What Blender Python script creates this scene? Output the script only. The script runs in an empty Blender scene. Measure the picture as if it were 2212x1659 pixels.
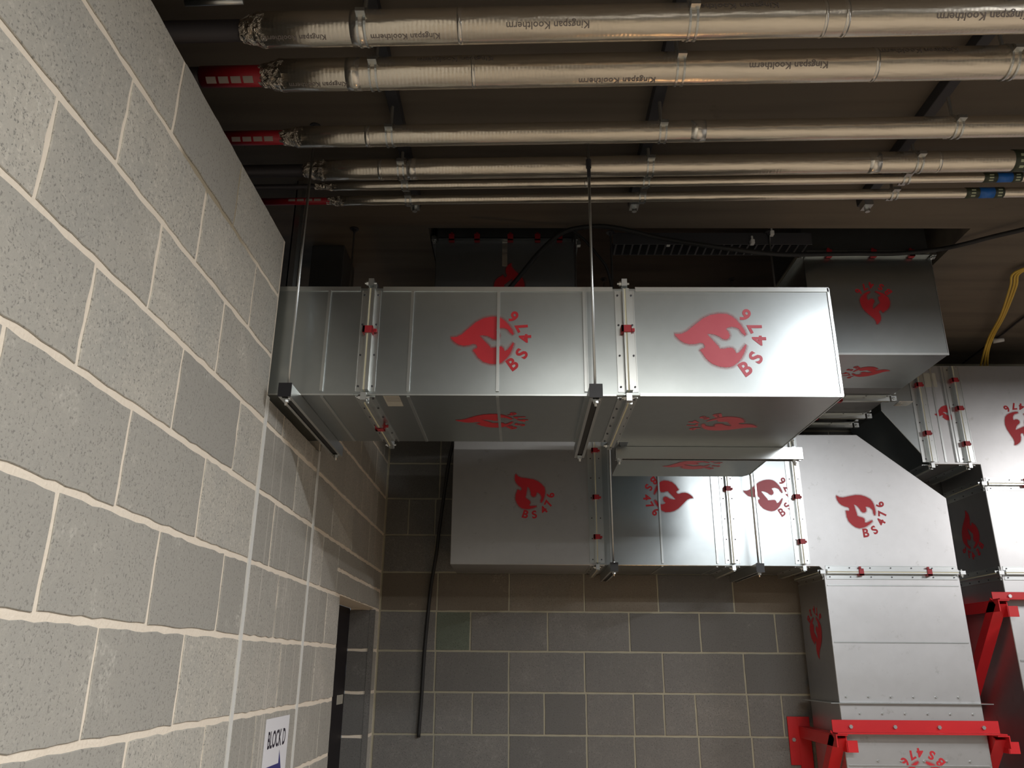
import bpy, bmesh, math, random
from mathutils import Vector, Matrix
from mathutils.geometry import tessellate_polygon
R = random.Random(7)
S = bpy.context.scene
C = S.collection

# ------------------------------------------------------------------ camera, light, exposure
F = 1720.0
PITCH, YAW, ROLL = math.radians(19.42), math.radians(0.72), math.radians(0.42)
cam_d = bpy.data.cameras.new('camera'); cam_d.sensor_width = 36; cam_d.lens = 36 * F / 2212
cam_d.clip_start = 0.02
cam = bpy.data.objects.new('camera', cam_d); C.objects.link(cam); S.camera = cam
CM = Matrix.Rotation(YAW, 4, 'Z') @ Matrix.Rotation(math.pi / 2 + PITCH, 4, 'X') @ Matrix.Rotation(ROLL, 4, 'Z')
cam.matrix_world = CM                                   # eye level is z = 0, the floor 1.727 m below
M3 = CM.to_3x3()
S.view_settings.view_transform = 'Standard'; S.view_settings.look = 'None'
S.view_settings.gamma = 1; S.view_settings.use_curve_mapping = False
S.view_settings.exposure = 0.7
W = bpy.data.worlds.new('world'); S.world = W; W.use_nodes = True
W.node_tree.nodes['Background'].inputs[0].default_value = (0.5, 0.55, 0.6, 1)
W.node_tree.nodes['Background'].inputs[1].default_value = 0.15
S.cycles.max_bounces = 8; S.cycles.diffuse_bounces = 5; S.cycles.glossy_bounces = 5
S.cycles.sample_clamp_indirect = 4.0
# ceiling battens (x, y, strength, length, direction, colour); the lamps themselves are built near the end
BATTENS = [
    (2.30, 0.98, 98.0, 1.5, 'X', (0.96, 0.98, 1.0)),
    (0.9, -1.1, 115.0, 1.5, 'X', (1.0, 0.97, 0.90)),  # added fill batten, brightens the left wall and pipes
    (3.3, -3.6, 40.0, 1.5, 'X', (0.95, 0.98, 1.0)),
    (4.6, 1.7, 130.0, 1.5, 'Y', (1.0, 0.97, 0.96)),
]
LAMPZ = 1.60                                 # the battens hang just under the pipes
CEIL, FLOOR, LW, BW = 1.885, -1.727, -0.842, 4.92

# ------------------------------------------------------------------ measuring helpers
def ray(px, py):
    return M3 @ Vector(((px - 1106) / F, (829.5 - py) / F, -1))
def pY(px, py, Y):
    d = ray(px, py); return d * (Y / d.y)
def pX(px, py, X):
    d = ray(px, py); return d * (X / d.x)
def pZ(px, py, Z):
    d = ray(px, py); return d * (Z / d.z)

# ------------------------------------------------------------------ materials
MATS = {}
class N:
    def __init__(s, name):
        s.m = bpy.data.materials.new(name); s.m.use_nodes = True; s.t = s.m.node_tree; s.b = s.t.nodes['Principled BSDF']
        MATS[name] = s.m
    def n(s, ty, ins=None, **kw):
        x = s.t.nodes.new(ty)
        for k, v in kw.items(): setattr(x, k, v)
        for k, v in (ins or {}).items():
            if isinstance(v, bpy.types.NodeSocket): s.t.links.new(v, x.inputs[k])
            else: x.inputs[k].default_value = v
        return x
    def l(s, a, b): s.t.links.new(a, b)
    def ramp(s, fac, stops):
        r = s.n('ShaderNodeValToRGB', {'Fac': fac}); e = r.color_ramp.elements
        while len(e) < len(stops): e.new(0.5)
        for i, (p, c) in enumerate(stops):
            e[i].position = p; e[i].color = c if len(c) == 4 else (*c, 1)
        return r.outputs[0]
    def mix(s, fac, a, b, mode='MIX'):
        x = s.n('ShaderNodeMix', data_type='RGBA', blend_type=mode)
        for sock, v in ((x.inputs[0], fac), (x.inputs[6], a), (x.inputs[7], b)):
            if isinstance(v, bpy.types.NodeSocket): s.l(v, sock)
            else: sock.default_value = v if isinstance(v, float) else (*v, 1)
        return x.outputs[2]
    def pos(s, sc=(1, 1, 1)):
        g = s.n('ShaderNodeNewGeometry')
        return s.n('ShaderNodeMapping', {'Vector': g.outputs['Position'], 'Scale': sc}).outputs[0]
    def noise(s, vec, scale, detail=3, rough=0.55, dist=0.0):
        return s.n('ShaderNodeTexNoise', {'Vector': vec, 'Scale': scale, 'Detail': detail, 'Roughness': rough, 'Distortion': dist}).outputs[0]
    def bump(s, h, strength=0.3, dist=0.01, prev=None):
        x = s.n('ShaderNodeBump', {'Height': h, 'Strength': strength, 'Distance': dist})
        if prev: s.l(prev, x.inputs['Normal'])
        return x.outputs[0]
    def set(s, col=None, rough=None, metal=None, normal=None, **kw):
        for k, v in (('Base Color', col), ('Roughness', rough), ('Metallic', metal), ('Normal', normal)):
            if v is None: continue
            if isinstance(v, bpy.types.NodeSocket): s.l(v, s.b.inputs[k])
            else: s.b.inputs[k].default_value = (*v, 1) if isinstance(v, tuple) else v
        for k, v in kw.items(): s.b.inputs[k.replace('_', ' ')].default_value = v
        return s.m

def plain(name, col, rough=0.6, metal=0.0, **kw): return N(name).set(col, rough, metal, **kw)

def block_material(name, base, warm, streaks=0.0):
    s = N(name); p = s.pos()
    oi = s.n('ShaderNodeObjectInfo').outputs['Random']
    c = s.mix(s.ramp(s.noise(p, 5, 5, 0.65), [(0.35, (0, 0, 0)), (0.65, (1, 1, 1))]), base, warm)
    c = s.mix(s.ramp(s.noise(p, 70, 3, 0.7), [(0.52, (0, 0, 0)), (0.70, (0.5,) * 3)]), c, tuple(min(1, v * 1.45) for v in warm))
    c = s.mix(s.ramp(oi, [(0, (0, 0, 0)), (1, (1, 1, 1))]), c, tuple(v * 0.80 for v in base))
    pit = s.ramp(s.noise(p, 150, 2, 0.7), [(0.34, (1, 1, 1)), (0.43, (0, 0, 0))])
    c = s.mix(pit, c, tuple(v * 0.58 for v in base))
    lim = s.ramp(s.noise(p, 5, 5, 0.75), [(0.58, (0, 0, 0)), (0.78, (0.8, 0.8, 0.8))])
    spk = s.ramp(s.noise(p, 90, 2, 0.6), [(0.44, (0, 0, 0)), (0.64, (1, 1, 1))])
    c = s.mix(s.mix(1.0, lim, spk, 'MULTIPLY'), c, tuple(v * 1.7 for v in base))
    if streaks:
        q = s.pos((60, 60, 0.9))
        c = s.mix(s.ramp(s.noise(q, 1.0, 1), [(0.64, (0, 0, 0)), (0.72, (streaks,) * 3)]), c, (0.62, 0.58, 0.52))
    h = s.mix(0.5, s.noise(p, 150, 2, 0.7), s.noise(p, 40, 3))
    return s.set(c, 0.92, 0.0, s.bump(h, 0.5, 0.004))
block_material('block', (0.44, 0.425, 0.385), (0.52, 0.49, 0.43))
block_material('block_smeared', (0.42, 0.405, 0.365), (0.49, 0.46, 0.41), 0.55)
block_material('block_shaded', (0.165, 0.162, 0.157), (0.19, 0.183, 0.172))  # same blocks, the back wall's weaker light put into the colour
block_material('block_green_lit', (0.135, 0.16, 0.125), (0.15, 0.175, 0.14))  # a greenish spot of light put into one block's colour
block_material('block_brown', (0.20, 0.17, 0.135), (0.17, 0.155, 0.13))

def mortar(name, a, b):
    s = N(name); p = s.pos()
    c = s.mix(s.noise(p, 12, 3), a, b)
    if name == 'mortar':
        x = s.n('ShaderNodeSeparateXYZ', {'Vector': p})
        def step(o, t, w): return s.n('ShaderNodeMapRange', {'Value': o, 'From Min': t - w, 'From Max': t + w}).outputs[0]
        m = s.n('ShaderNodeMath', {0: step(x.outputs[2], 1.185, 0.006), 1: step(x.outputs[1], 1.66, 0.02)}, operation='MULTIPLY').outputs[0]
        m2 = s.n('ShaderNodeMath', {0: 1.0, 1: step(x.outputs[1], 2.2, 0.1)}, operation='SUBTRACT').outputs[0]
        m = s.n('ShaderNodeMath', {0: m, 1: m2}, operation='MULTIPLY').outputs[0]
        m = s.n('ShaderNodeMath', {0: m, 1: 0.75}, operation='MULTIPLY').outputs[0]
        c = s.mix(m, c, (0.27, 0.22, 0.13))
    return s.set(c, 0.95, 0.0, s.bump(s.noise(p, 90, 3), 0.5, 0.004))
mortar('mortar', (0.80, 0.70, 0.58), (0.88, 0.80, 0.68))
mortar('mortar_grey', (0.30, 0.29, 0.23), (0.40, 0.37, 0.28))
plain('mastic', (0.72, 0.72, 0.69), 0.7)

def concrete(name, a, b, dark):
    s = N(name); p = s.pos()
    c = s.mix(s.noise(p, 1.3, 4, 0.6), a, b)
    c = s.mix(s.ramp(s.noise(p, 9, 4, 0.7), [(0.62, (0, 0, 0)), (0.8, (0.7,) * 3)]), c, dark)
    c = s.mix(s.ramp(s.noise(s.pos((1, 14, 14)), 0.8, 2), [(0.45, (0, 0, 0)), (0.7, (0.5,) * 3)]), c, dark)
    return s.set(c, 0.85, 0.0, s.bump(s.noise(p, 30, 4), 0.25, 0.005))
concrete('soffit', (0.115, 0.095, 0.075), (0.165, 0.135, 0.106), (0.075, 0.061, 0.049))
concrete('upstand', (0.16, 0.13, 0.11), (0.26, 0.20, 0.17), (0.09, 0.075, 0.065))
concrete('screed', (0.22, 0.19, 0.15), (0.30, 0.25, 0.19), (0.16, 0.135, 0.11))

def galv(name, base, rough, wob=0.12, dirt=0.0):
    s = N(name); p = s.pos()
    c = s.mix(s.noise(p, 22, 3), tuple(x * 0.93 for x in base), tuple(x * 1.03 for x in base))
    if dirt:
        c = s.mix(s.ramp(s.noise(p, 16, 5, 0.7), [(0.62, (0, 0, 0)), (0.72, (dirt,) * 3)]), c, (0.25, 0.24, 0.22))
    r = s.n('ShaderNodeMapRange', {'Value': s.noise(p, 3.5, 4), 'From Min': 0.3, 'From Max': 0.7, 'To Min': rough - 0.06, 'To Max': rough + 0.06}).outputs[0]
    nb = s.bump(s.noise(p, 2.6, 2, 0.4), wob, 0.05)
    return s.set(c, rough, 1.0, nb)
galv('galvanised', (0.48, 0.52, 0.53), 0.30, 0.05)
galv('galvanised_seam', (0.72, 0.75, 0.75), 0.30, 0.02)
galv('galvanised_dusty', (0.53, 0.53, 0.535), 0.42, 0.08, 0.35)
galv('galvanised_shaded', (0.24, 0.25, 0.26), 0.5, 0.06, 0.2)  # same sheet steel darkened, shade painted in for the recessed ducts
plain('zinc', (0.62, 0.64, 0.64), 0.35, 1.0)
plain('dark_steel', (0.08, 0.08, 0.09), 0.5, 0.6)
plain('black_plastic', (0.012, 0.012, 0.016), 0.45)
plain('black_rubber', (0.012, 0.012, 0.013), 0.6)
plain('blue_clip', (0.03, 0.09, 0.22), 0.5)
def redpaint(name, a, b, rough=0.45, nz=6):
    s = N(name); p = s.pos()
    return s.set(s.mix(s.noise(p, nz, 4), a, b), rough, 0.0, s.bump(s.noise(p, 80, 2), 0.1, 0.002))
redpaint('red_steel', (0.62, 0.018, 0.022), (0.48, 0.012, 0.018), 0.4)
def spray(name, a, b, rough):
    s = N(name); p = s.pos()
    at = s.n('ShaderNodeAttribute', attribute_name='spray').outputs['Fac']
    s.set(s.mix(s.noise(p, 9, 4), a, b), rough)
    nz = s.n('ShaderNodeMath', {0: at, 1: s.ramp(s.noise(p, 300, 2, 0.7), [(0.3, (0.45,) * 3), (0.6, (1, 1, 1))])}, operation='MULTIPLY').outputs[0]
    al = s.n('ShaderNodeMath', {0: nz, 1: s.n('ShaderNodeMath', {0: at, 1: 0.98}, operation='GREATER_THAN').outputs[0]}, operation='MAXIMUM').outputs[0]
    s.l(al, s.b.inputs['Alpha'])
spray('stencil_red', (0.56, 0.018, 0.028), (0.40, 0.010, 0.020), 0.5)
spray('stencil_faded', (0.60, 0.12, 0.15), (0.48, 0.06, 0.09), 0.40)
redpaint('clamp_red', (0.42, 0.02, 0.03), (0.30, 0.012, 0.02), 0.45)
plain('band_red', (0.36, 0.010, 0.022), 0.5)
plain('band_white', (0.42, 0.36, 0.33), 0.6)
plain('gasket', (0.72, 0.68, 0.50), 0.7)
plain('paper', (0.80, 0.80, 0.84), 0.6)
plain('ink_black', (0.02, 0.015, 0.03), 0.6)
plain('ink_blue', (0.045, 0.045, 0.20), 0.5)
plain('ink_grey', (0.24, 0.21, 0.20), 0.5, 0.3)
plain('sticker', (0.42, 0.40, 0.34), 0.6)
plain('yellow_flex', (0.62, 0.42, 0.07), 0.5)
plain('olive_print', (0.045, 0.055, 0.035), 0.45)
plain('blue_print', (0.015, 0.13, 0.48), 0.4)
plain('pale_print', (0.45, 0.50, 0.35), 0.6)
plain('white_plastic', (0.62, 0.62, 0.62), 0.5)
plain('bare_pipe', (0.05, 0.045, 0.05), 0.5, 0.4)
plain('doorway_black', (0.008, 0.005, 0.008), 0.6)
plain('lamp_body', (0.75, 0.75, 0.75), 0.5)
def foil(name, a, b, rough):
    s = N(name); p = s.pos()
    c = s.mix(s.noise(s.pos((1, 6, 6)), 3, 4), a, b)
    rib = s.n('ShaderNodeTexWave', {'Vector': p, 'Scale': 26.0, 'Distortion': 1.2, 'Detail': 2.0, 'Detail Scale': 2.0}).outputs['Fac']
    nb = s.bump(s.noise(s.pos((2, 9, 9)), 2.2, 3), 0.20, 0.02)
    nb = s.bump(rib, 0.05, 0.003, nb)
    nb = s.bump(s.noise(p, 60, 3), 0.10, 0.004, nb)
    return s.set(c, rough, 0.86, nb)
foil('foil', (0.80, 0.72, 0.60), (0.72, 0.655, 0.57), 0.27)
foil('foil_tape', (0.86, 0.81, 0.72), (0.80, 0.76, 0.70), 0.24)
s = N('crumpled_foil'); p = s.pos()
s.set((0.72, 0.66, 0.58), 0.18, 1.0, s.bump(s.noise(p, 38, 4, 0.7, 1.0), 1.0, 0.02))

# ------------------------------------------------------------------ object helpers
ORG = {}
def props(o, label=None, cat=None, group=None, kind=None):
    if label: o['label'] = label
    if cat: o['category'] = cat
    if group: o['group'] = group
    if kind: o['kind'] = kind
    return o
def empty(name, loc, label, cat, group=None, kind=None):
    o = bpy.data.objects.new(name, None); C.objects.link(o); o.location = loc; o.empty_display_size = 0.1
    ORG[o.name] = Vector(loc); return props(o, label, cat, group, kind)
def obj(name, bm, mat, parent=None, smooth=False, bevel=0.0, loc=None):
    if bevel:
        bmesh.ops.bevel(bm, geom=list(bm.edges), offset=bevel, segments=1, affect='EDGES', clamp_overlap=True)
    if parent is not None: org = ORG[parent.name]
    else:
        if loc is None:
            xs = [v.co for v in bm.verts]
            lo = Vector([min(v[i] for v in xs) for i in range(3)]); hi = Vector([max(v[i] for v in xs) for i in range(3)])
            loc = Vector(((lo.x + hi.x) / 2, (lo.y + hi.y) / 2, lo.z))
        org = Vector(loc)
    bmesh.ops.translate(bm, verts=list(bm.verts), vec=-org)
    me = bpy.data.meshes.new(name); bm.to_mesh(me); bm.free()
    if smooth:
        for f in me.polygons: f.use_smooth = True
    me.materials.append(MATS[mat]); o = bpy.data.objects.new(name, me); C.objects.link(o)
    if parent is not None: o.parent = parent
    else: o.location = org
    ORG[o.name] = org; return o
def nb(): return bmesh.new()
def bx(bm, x0, x1, y0, y1, z0, z1):
    if x0 > x1: x0, x1 = x1, x0
    if y0 > y1: y0, y1 = y1, y0
    if z0 > z1: z0, z1 = z1, z0
    v = [bm.verts.new((x, y, z)) for x in (x0, x1) for y in (y0, y1) for z in (z0, z1)]
    for f in ((0, 1, 3, 2), (4, 6, 7, 5), (0, 4, 5, 1), (2, 3, 7, 6), (0, 2, 6, 4), (1, 5, 7, 3)):
        bm.faces.new([v[i] for i in f])
    return bm
def box(*a): return bx(nb(), *a)
def frame(d):
    d = d.normalized(); u = Vector((0, 0, 1)) if abs(d.z) < 0.9 else Vector((1, 0, 0))
    a = d.cross(u).normalized(); return a, d.cross(a).normalized()
def tube(bm, pts, r, n=12, caps=True):
    pts = [Vector(p) for p in pts]; rings = []
    rr = r if isinstance(r, (list, tuple)) else [r] * len(pts)
    a = None
    for i, p in enumerate(pts):
        d = (pts[min(i + 1, len(pts) - 1)] - pts[max(i - 1, 0)]).normalized()
        if a is None: a, b = frame(d)
        else:
            a = (a - d * a.dot(d)).normalized(); b = d.cross(a)
        rings.append([bm.verts.new(p + (a * math.cos(t) + b * math.sin(t)) * rr[i]) for t in [2 * math.pi * k / n for k in range(n)]])
    for i in range(len(rings) - 1):
        for k in range(n):
            bm.faces.new((rings[i][k], rings[i][(k + 1) % n], rings[i + 1][(k + 1) % n], rings[i + 1][k]))
    if caps:
        bm.faces.new(rings[0][::-1]); bm.faces.new(rings[-1])
    return bm
def prism(bm, poly, ext):
    """poly: list of 3-D points, ext: vector"""
    a = [bm.verts.new(p) for p in poly]; b = [bm.verts.new(Vector(p) + ext) for p in poly]; n = len(poly)
    bm.faces.new(a); bm.faces.new(b[::-1])
    for i in range(n): bm.faces.new((a[i], b[i], b[(i + 1) % n], a[(i + 1) % n]))
    bmesh.ops.recalc_face_normals(bm, faces=list(bm.faces)); return bm
def spline(pts, n=8):
    pts = [Vector(p) for p in pts]; out = []
    for i in range(len(pts) - 1):
        p0, p1, p2, p3 = pts[max(i - 1, 0)], pts[i], pts[i + 1], pts[min(i + 2, len(pts) - 1)]
        for k in range(n):
            t = k / n
            out.append(0.5 * ((2 * p1) + (p2 - p0) * t + (2 * p0 - 5 * p1 + 4 * p2 - p3) * t * t + (3 * p1 - p0 - 3 * p2 + p3) * t ** 3))
    out.append(pts[-1]); return out

# ------------------------------------------------------------------ room shell
def struct(name, bm, mat, **k): return props(obj(name, bm, mat, **k), kind='structure')
struct('floor', box(-3.4, 6.2, -6.2, 5.2, FLOOR - 0.2, FLOOR), 'screed')
OX0, OX1, OY0 = -0.43, 2.04, 3.2            # opening in the slab through which the ducts rise
b = nb()
bx(b, -3.4, 6.2, -6.2, OY0, CEIL, CEIL + 0.25)
bx(b, -3.4, OX0, OY0, 5.2, CEIL, CEIL + 0.25)
bx(b, OX1, 6.2, OY0, 5.2, CEIL, CEIL + 0.25)
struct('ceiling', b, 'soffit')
b = nb()                                     # concrete upstand of the shaft above the slab opening
bx(b, OX0 - 0.15, OX1 + 0.15, BW, BW + 0.2, CEIL + 0.02, 3.2)
bx(b, OX0 - 0.15, OX0, OY0 - 0.1, BW, CEIL + 0.251, 3.2)
bx(b, OX1, OX1 + 0.15, OY0 - 0.1, BW, CEIL + 0.251, 3.2)
bx(b, OX0 - 0.15, OX1 + 0.15, OY0 - 0.25, OY0 - 0.1, CEIL + 0.251, 3.2)
bx(b, OX0 - 0.15, OX1 + 0.15, OY0 - 0.25, BW + 0.2, 3.2, 3.3)
struct('wall_shaft', b, 'upstand')
struct('wall_right', box(6.0, 6.2, -6.2, 5.2, FLOOR, CEIL), 'block_shaded')
struct('wall_rear', box(-3.4, 6.2, -6.2, -6.0, FLOOR, CEIL), 'block_shaded')
struct('wall_far_left', box(-3.4, -3.2, -6.2, 5.2, FLOOR, CEIL), 'block_shaded')

# left wall: mortar body with notch for the duct and a doorway
NY0, NY1, NZ = 2.505, 3.225, 0.842
DY0, DY1, DZ = 3.83, 4.74, 0.298
WT = 1.422
XB = LW - 0.14
LX = LW - 0.0035
b = nb()
bx(b, XB, LX, -6.0, NY0, FLOOR, WT - 0.004)
bx(b, XB, LX, NY0, NY1, FLOOR, NZ - 0.01)
bx(b, XB, LX, NY1, DY0, FLOOR, WT - 0.004)
bx(b, XB, LX, DY0, DY1, DZ + 0.003, WT - 0.004)
bx(b, XB + 0.003, LX, DY1 + 0.004, 5.06, FLOOR, WT - 0.004)
wall_left = struct('wall_left', b, 'mortar')
b = box(XB, 6.0, BW + 0.0035, BW + 0.2, FLOOR, CEIL)
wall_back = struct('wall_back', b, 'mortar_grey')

COURSE = 0.225; Z0 = 0.298                   # a bed joint level; courses step from here
def zc(k): return Z0 + COURSE * k
def block(parent, mp, u0, u1, v0, v1, mat, inset=0.0082, jit=0.0026, depth=0.02):
    """mp(u, v, w) -> world point, w = distance out of the wall; a block face with slightly ragged arrises"""
    u0 += inset * 0.85; u1 -= inset * 0.85; v0 += inset; v1 -= inset
    if u1 - u0 < 0.015 or v1 - v0 < 0.015: return
    def side(a, b_, n):
        return [(a[0] + (b_[0] - a[0]) * i / n, a[1] + (b_[1] - a[1]) * i / n) for i in range(n)]
    nu = max(2, int((u1 - u0) / 0.036)); nv = max(2, int((v1 - v0) / 0.036))
    o = side((u0, v0), (u1, v0), nu) + side((u1, v0), (u1, v1), nv) + side((u1, v1), (u0, v1), nu) + side((u0, v1), (u0, v0), nv)
    o = [(a + R.uniform(-jit, jit), c + R.uniform(-jit, jit)) for a, c in o]
    cu, cv = (u0 + u1) / 2, (v0 + v1) / 2
    bm = nb(); w = R.uniform(-0.0006, 0.0006)
    fr = [bm.verts.new(mp(a + (0.0016 if a < cu else -0.0016), c + (0.0016 if c < cv else -0.0016), w)) for a, c in o]
    md = [bm.verts.new(mp(a, c, w - 0.0018)) for a, c in o]
    bk = [bm.verts.new(mp(a, c, -depth)) for a, c in o]
    n = len(o); bm.faces.new(fr)
    for i in range(n):
        j = (i + 1) % n
        bm.faces.new((fr[j], fr[i], md[i], md[j])); bm.faces.new((md[j], md[i], bk[i], bk[j]))
    bmesh.ops.recalc_face_normals(bm, faces=list(bm.faces))
    return obj('block', bm, mat, parent)
def left(u, v, w): return Vector((LW + w, u, v))
def back(u, v, w): return Vector((u, BW - w, v))
def reveal(u, v, w): return Vector((u, DY1 - w, v))
def yl(px, py): return pX(px, py, LW).y
def xb(px, py): return pY(px, py, BW).x
def lay(parent, mp, a, bnd, v0, v1, known, mats, length=0.45, **k):
    """fill one course from a to bnd; joints known from the photograph, the rest at a block's length"""
    ks = sorted(known); js = list(ks)
    if ks:
        t = ks[0] - length
        while t > a + 0.06: js.append(t); t -= length
        t = ks[-1] + length
        while t < bnd - 0.06: js.append(t); t += length
    else:
        t = a + R.uniform(0.15, 0.45)
        while t < bnd - 0.06: js.append(t); t += length
    js = [a] + [j for j in sorted(js) if a + 0.03 < j < bnd - 0.03] + [bnd]
    for i in range(len(js) - 1):
        block(parent, mp, js[i], js[i + 1], v0, v1, mats[0] if len(mats) == 1 else R.choice(mats), **k)
# panel in front of the notch: (joint pixels per course, course index below/above Z0)
LEFT_A = {4: [(386, 215), (513, 430)], 3: [(270, 268), (435, 495), (545, 650)], 2: [(100, 325), (335, 582), (476, 736)],
          1: [(185, 695), (384, 846), (512, 940)], 0: [(267, 1000), (433, 1085)], -1: [(98, 1210), (331, 1258), (475, 1292)],
          -2: [(192, 1494), (385, 1485)], -3: [(440, 1610)]}
for k in range(-9, 5):
    v1 = WT if k == 4 else zc(k + 1)
    kn = [yl(*p) for p in LEFT_A.get(k, [])]
    if not kn: kn = [0.3 + 0.225 * (k % 2) + R.uniform(-0.03, 0.03)]
    lay(wall_left, left, -2.2, NY0 - 0.012, max(zc(k), FLOOR), v1, kn, ['block'])
block_cols = ['block_smeared']
for k in range(-9, 3):                       # infill under the notch and the panel up to the door
    v1 = min(zc(k + 1), NZ - 0.004)
    if v1 - zc(k) < 0.02: continue
    kn = {-2: [yl(602, 1465)], -3: [yl(548, 1610)], -1: [NY0 + 0.33]}.get(k, [NY0 + 0.2 + 0.22 * (k % 2)])
    lay(wall_left, left, NY0 + 0.012, NY1 - 0.010, max(zc(k), FLOOR), v1, kn, block_cols, 0.44)
for k in range(-9, 5):
    v1 = WT if k == 4 else zc(k + 1)
    if k < 0:
        kn = {-1: [yl(702, 1360)], -2: [yl(677, 1460)], -3: [yl(687, 1590)]}.get(k, [3.5 + 0.15 * (k % 2)])
        lay(wall_left, left, NY1 + 0.010, DY0, max(zc(k), FLOOR), v1, kn, block_cols)
    elif k == 0:                             # two thin lintel courses above the door
        lay(wall_left, left, NY1 + 0.010, DY0 - 0.1, zc(0), v1, [3.42], block_cols)
        for a_, b_ in ((zc(0), zc(0) + 0.112), (zc(0) + 0.112, zc(1))):
            block(wall_left, left, DY0 - 0.1, 4.9, a_, b_, 'block_smeared')
    else:
        kn = {1: [yl(719, 1110)], 2: [yl(747, 1010)]}.get(k, [3.4 + 0.22 * (k % 2)])
        lay(wall_left, left, NY1 + 0.010, 4.905, zc(k), v1, kn, ['block_smeared', 'block'])
for k in range(-9, 0):
    block(wall_left, left, DY1 + 0.03, 4.905, max(zc(k), FLOOR), zc(k + 1), 'block')
    block(wall_left, reveal, XB - 0.008, LW - 0.012, max(zc(k), FLOOR), zc(k + 1), 'block_shaded', depth=0.003)
# pale vertical movement joints, a strip each
for nm, y in (('trim_1', NY0), ('trim_2', NY1 + 0.001)):
    struct(nm, box(LX + 0.0005, LW + 0.0015, y - 0.013, y + 0.011, FLOOR, NZ - 0.006), 'mastic')
struct('trim_3', box(LX - 0.02, LW + 0.003, DY1 - 0.002, DY1 + 0.03, FLOOR, DZ - 0.005), 'block_shaded')
door = struct('doorway_shade', box(XB - 0.06, XB + 0.002, DY0 + 0.002, DY1 - 0.0005, FLOOR + 0.002, DZ + 0.002), 'doorway_black', bevel=0.003)  # black sheet painting the unlit space beyond the doorway
a_, b_ = pX(727, 1502, XB), pX(738, 1520, XB)
obj('strike_plate', box(XB + 0.002, XB + 0.005, a_.y, b_.y, b_.z, a_.z), 'sticker', door, bevel=0.001)

BACK = {0: [945, 1100, 1262, 1421, 1584], -1: [941, 1016, 1183, 1360, 1513, 1677], -2: [939, 1099, 1263, 1433, 1609],
        -3: [938, 1020, 1099, 1176, 1267, 1370, 1435, 1504, 1617, 1691], -4: [936, 1099, 1268, 1372, 1512, 1627],
        1: [940, 1030, 1190, 1350], 2: [883, 940]}
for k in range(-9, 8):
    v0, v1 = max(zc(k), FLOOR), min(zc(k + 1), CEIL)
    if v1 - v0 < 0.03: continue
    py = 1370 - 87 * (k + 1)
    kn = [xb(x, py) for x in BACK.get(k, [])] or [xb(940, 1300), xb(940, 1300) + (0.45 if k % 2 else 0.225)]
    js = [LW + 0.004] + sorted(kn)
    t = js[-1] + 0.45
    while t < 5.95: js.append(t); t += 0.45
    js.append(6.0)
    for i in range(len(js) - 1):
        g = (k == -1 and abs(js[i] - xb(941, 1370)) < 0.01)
        block(wall_back, back, js[i], js[i + 1], v0, v1, 'block_green_lit' if g else ('block_brown' if k == 0 and R.random() < 0.6 else 'block_shaded'), 0.0055, 0.001)

# ------------------------------------------------------------------ stencilled fire marks
FL = [(175, 775), (300, 765), (400, 715), (550, 580), (700, 450), (850, 370), (1000, 335), (1150, 330), (1250, 370), (1330, 430),
      (1420, 530), (1480, 620), (1505, 700), (1490, 715), (1430, 670), (1380, 600), (1320, 575), (1240, 565), (1170, 585), (1130, 620),
      (1180, 670), (1205, 730), (1185, 785), (1130, 815), (1070, 805), (1010, 765), (930, 735), (860, 725), (780, 735), (850, 810),
      (930, 890), (1000, 960), (1020, 995), (1100, 990), (1180, 965), (1250, 965), (1290, 1000), (1320, 1060), (1380, 1030),
      (1450, 940), (1500, 880), (1510, 900), (1480, 1010), (1420, 1130), (1350, 1220), (1250, 1300), (1130, 1330), (1000, 1320),
      (870, 1280), (760, 1190), (690, 1090), (650, 1045), (680, 1020), (730, 1000), (745, 965), (710, 915), (650, 905), (560, 935),
      (450, 945), (350, 925), (260, 870), (200, 810)]
def glyphs(text, offset=0.0, res=4):
    cu = bpy.data.curves.new('t', 'FONT'); cu.body = text; cu.offset = offset; cu.resolution_u = res; cu.fill_mode = 'FRONT'
    o = bpy.data.objects.new('t', cu); C.objects.link(o)
    bpy.context.view_layer.update()
    me = bpy.data.meshes.new_from_object(o.evaluated_get(bpy.context.evaluated_depsgraph_get()))
    vs = [(v.co.x, v.co.y) for v in me.vertices]; fs = [tuple(p.vertices) for p in me.polygons]
    bpy.data.objects.remove(o); bpy.data.curves.remove(cu); bpy.data.meshes.remove(me)
    xs = [v[0] for v in vs]; ys = [v[1] for v in vs]
    return vs, fs, (min(xs), max(xs), min(ys), max(ys))
GL = {}
for ch in 'BS476':
    GL[ch] = glyphs(ch, 0.035)
HALO = -0.009
U, V_ = 0.0016 / 9.76, 0.001733 / 9.76
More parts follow.
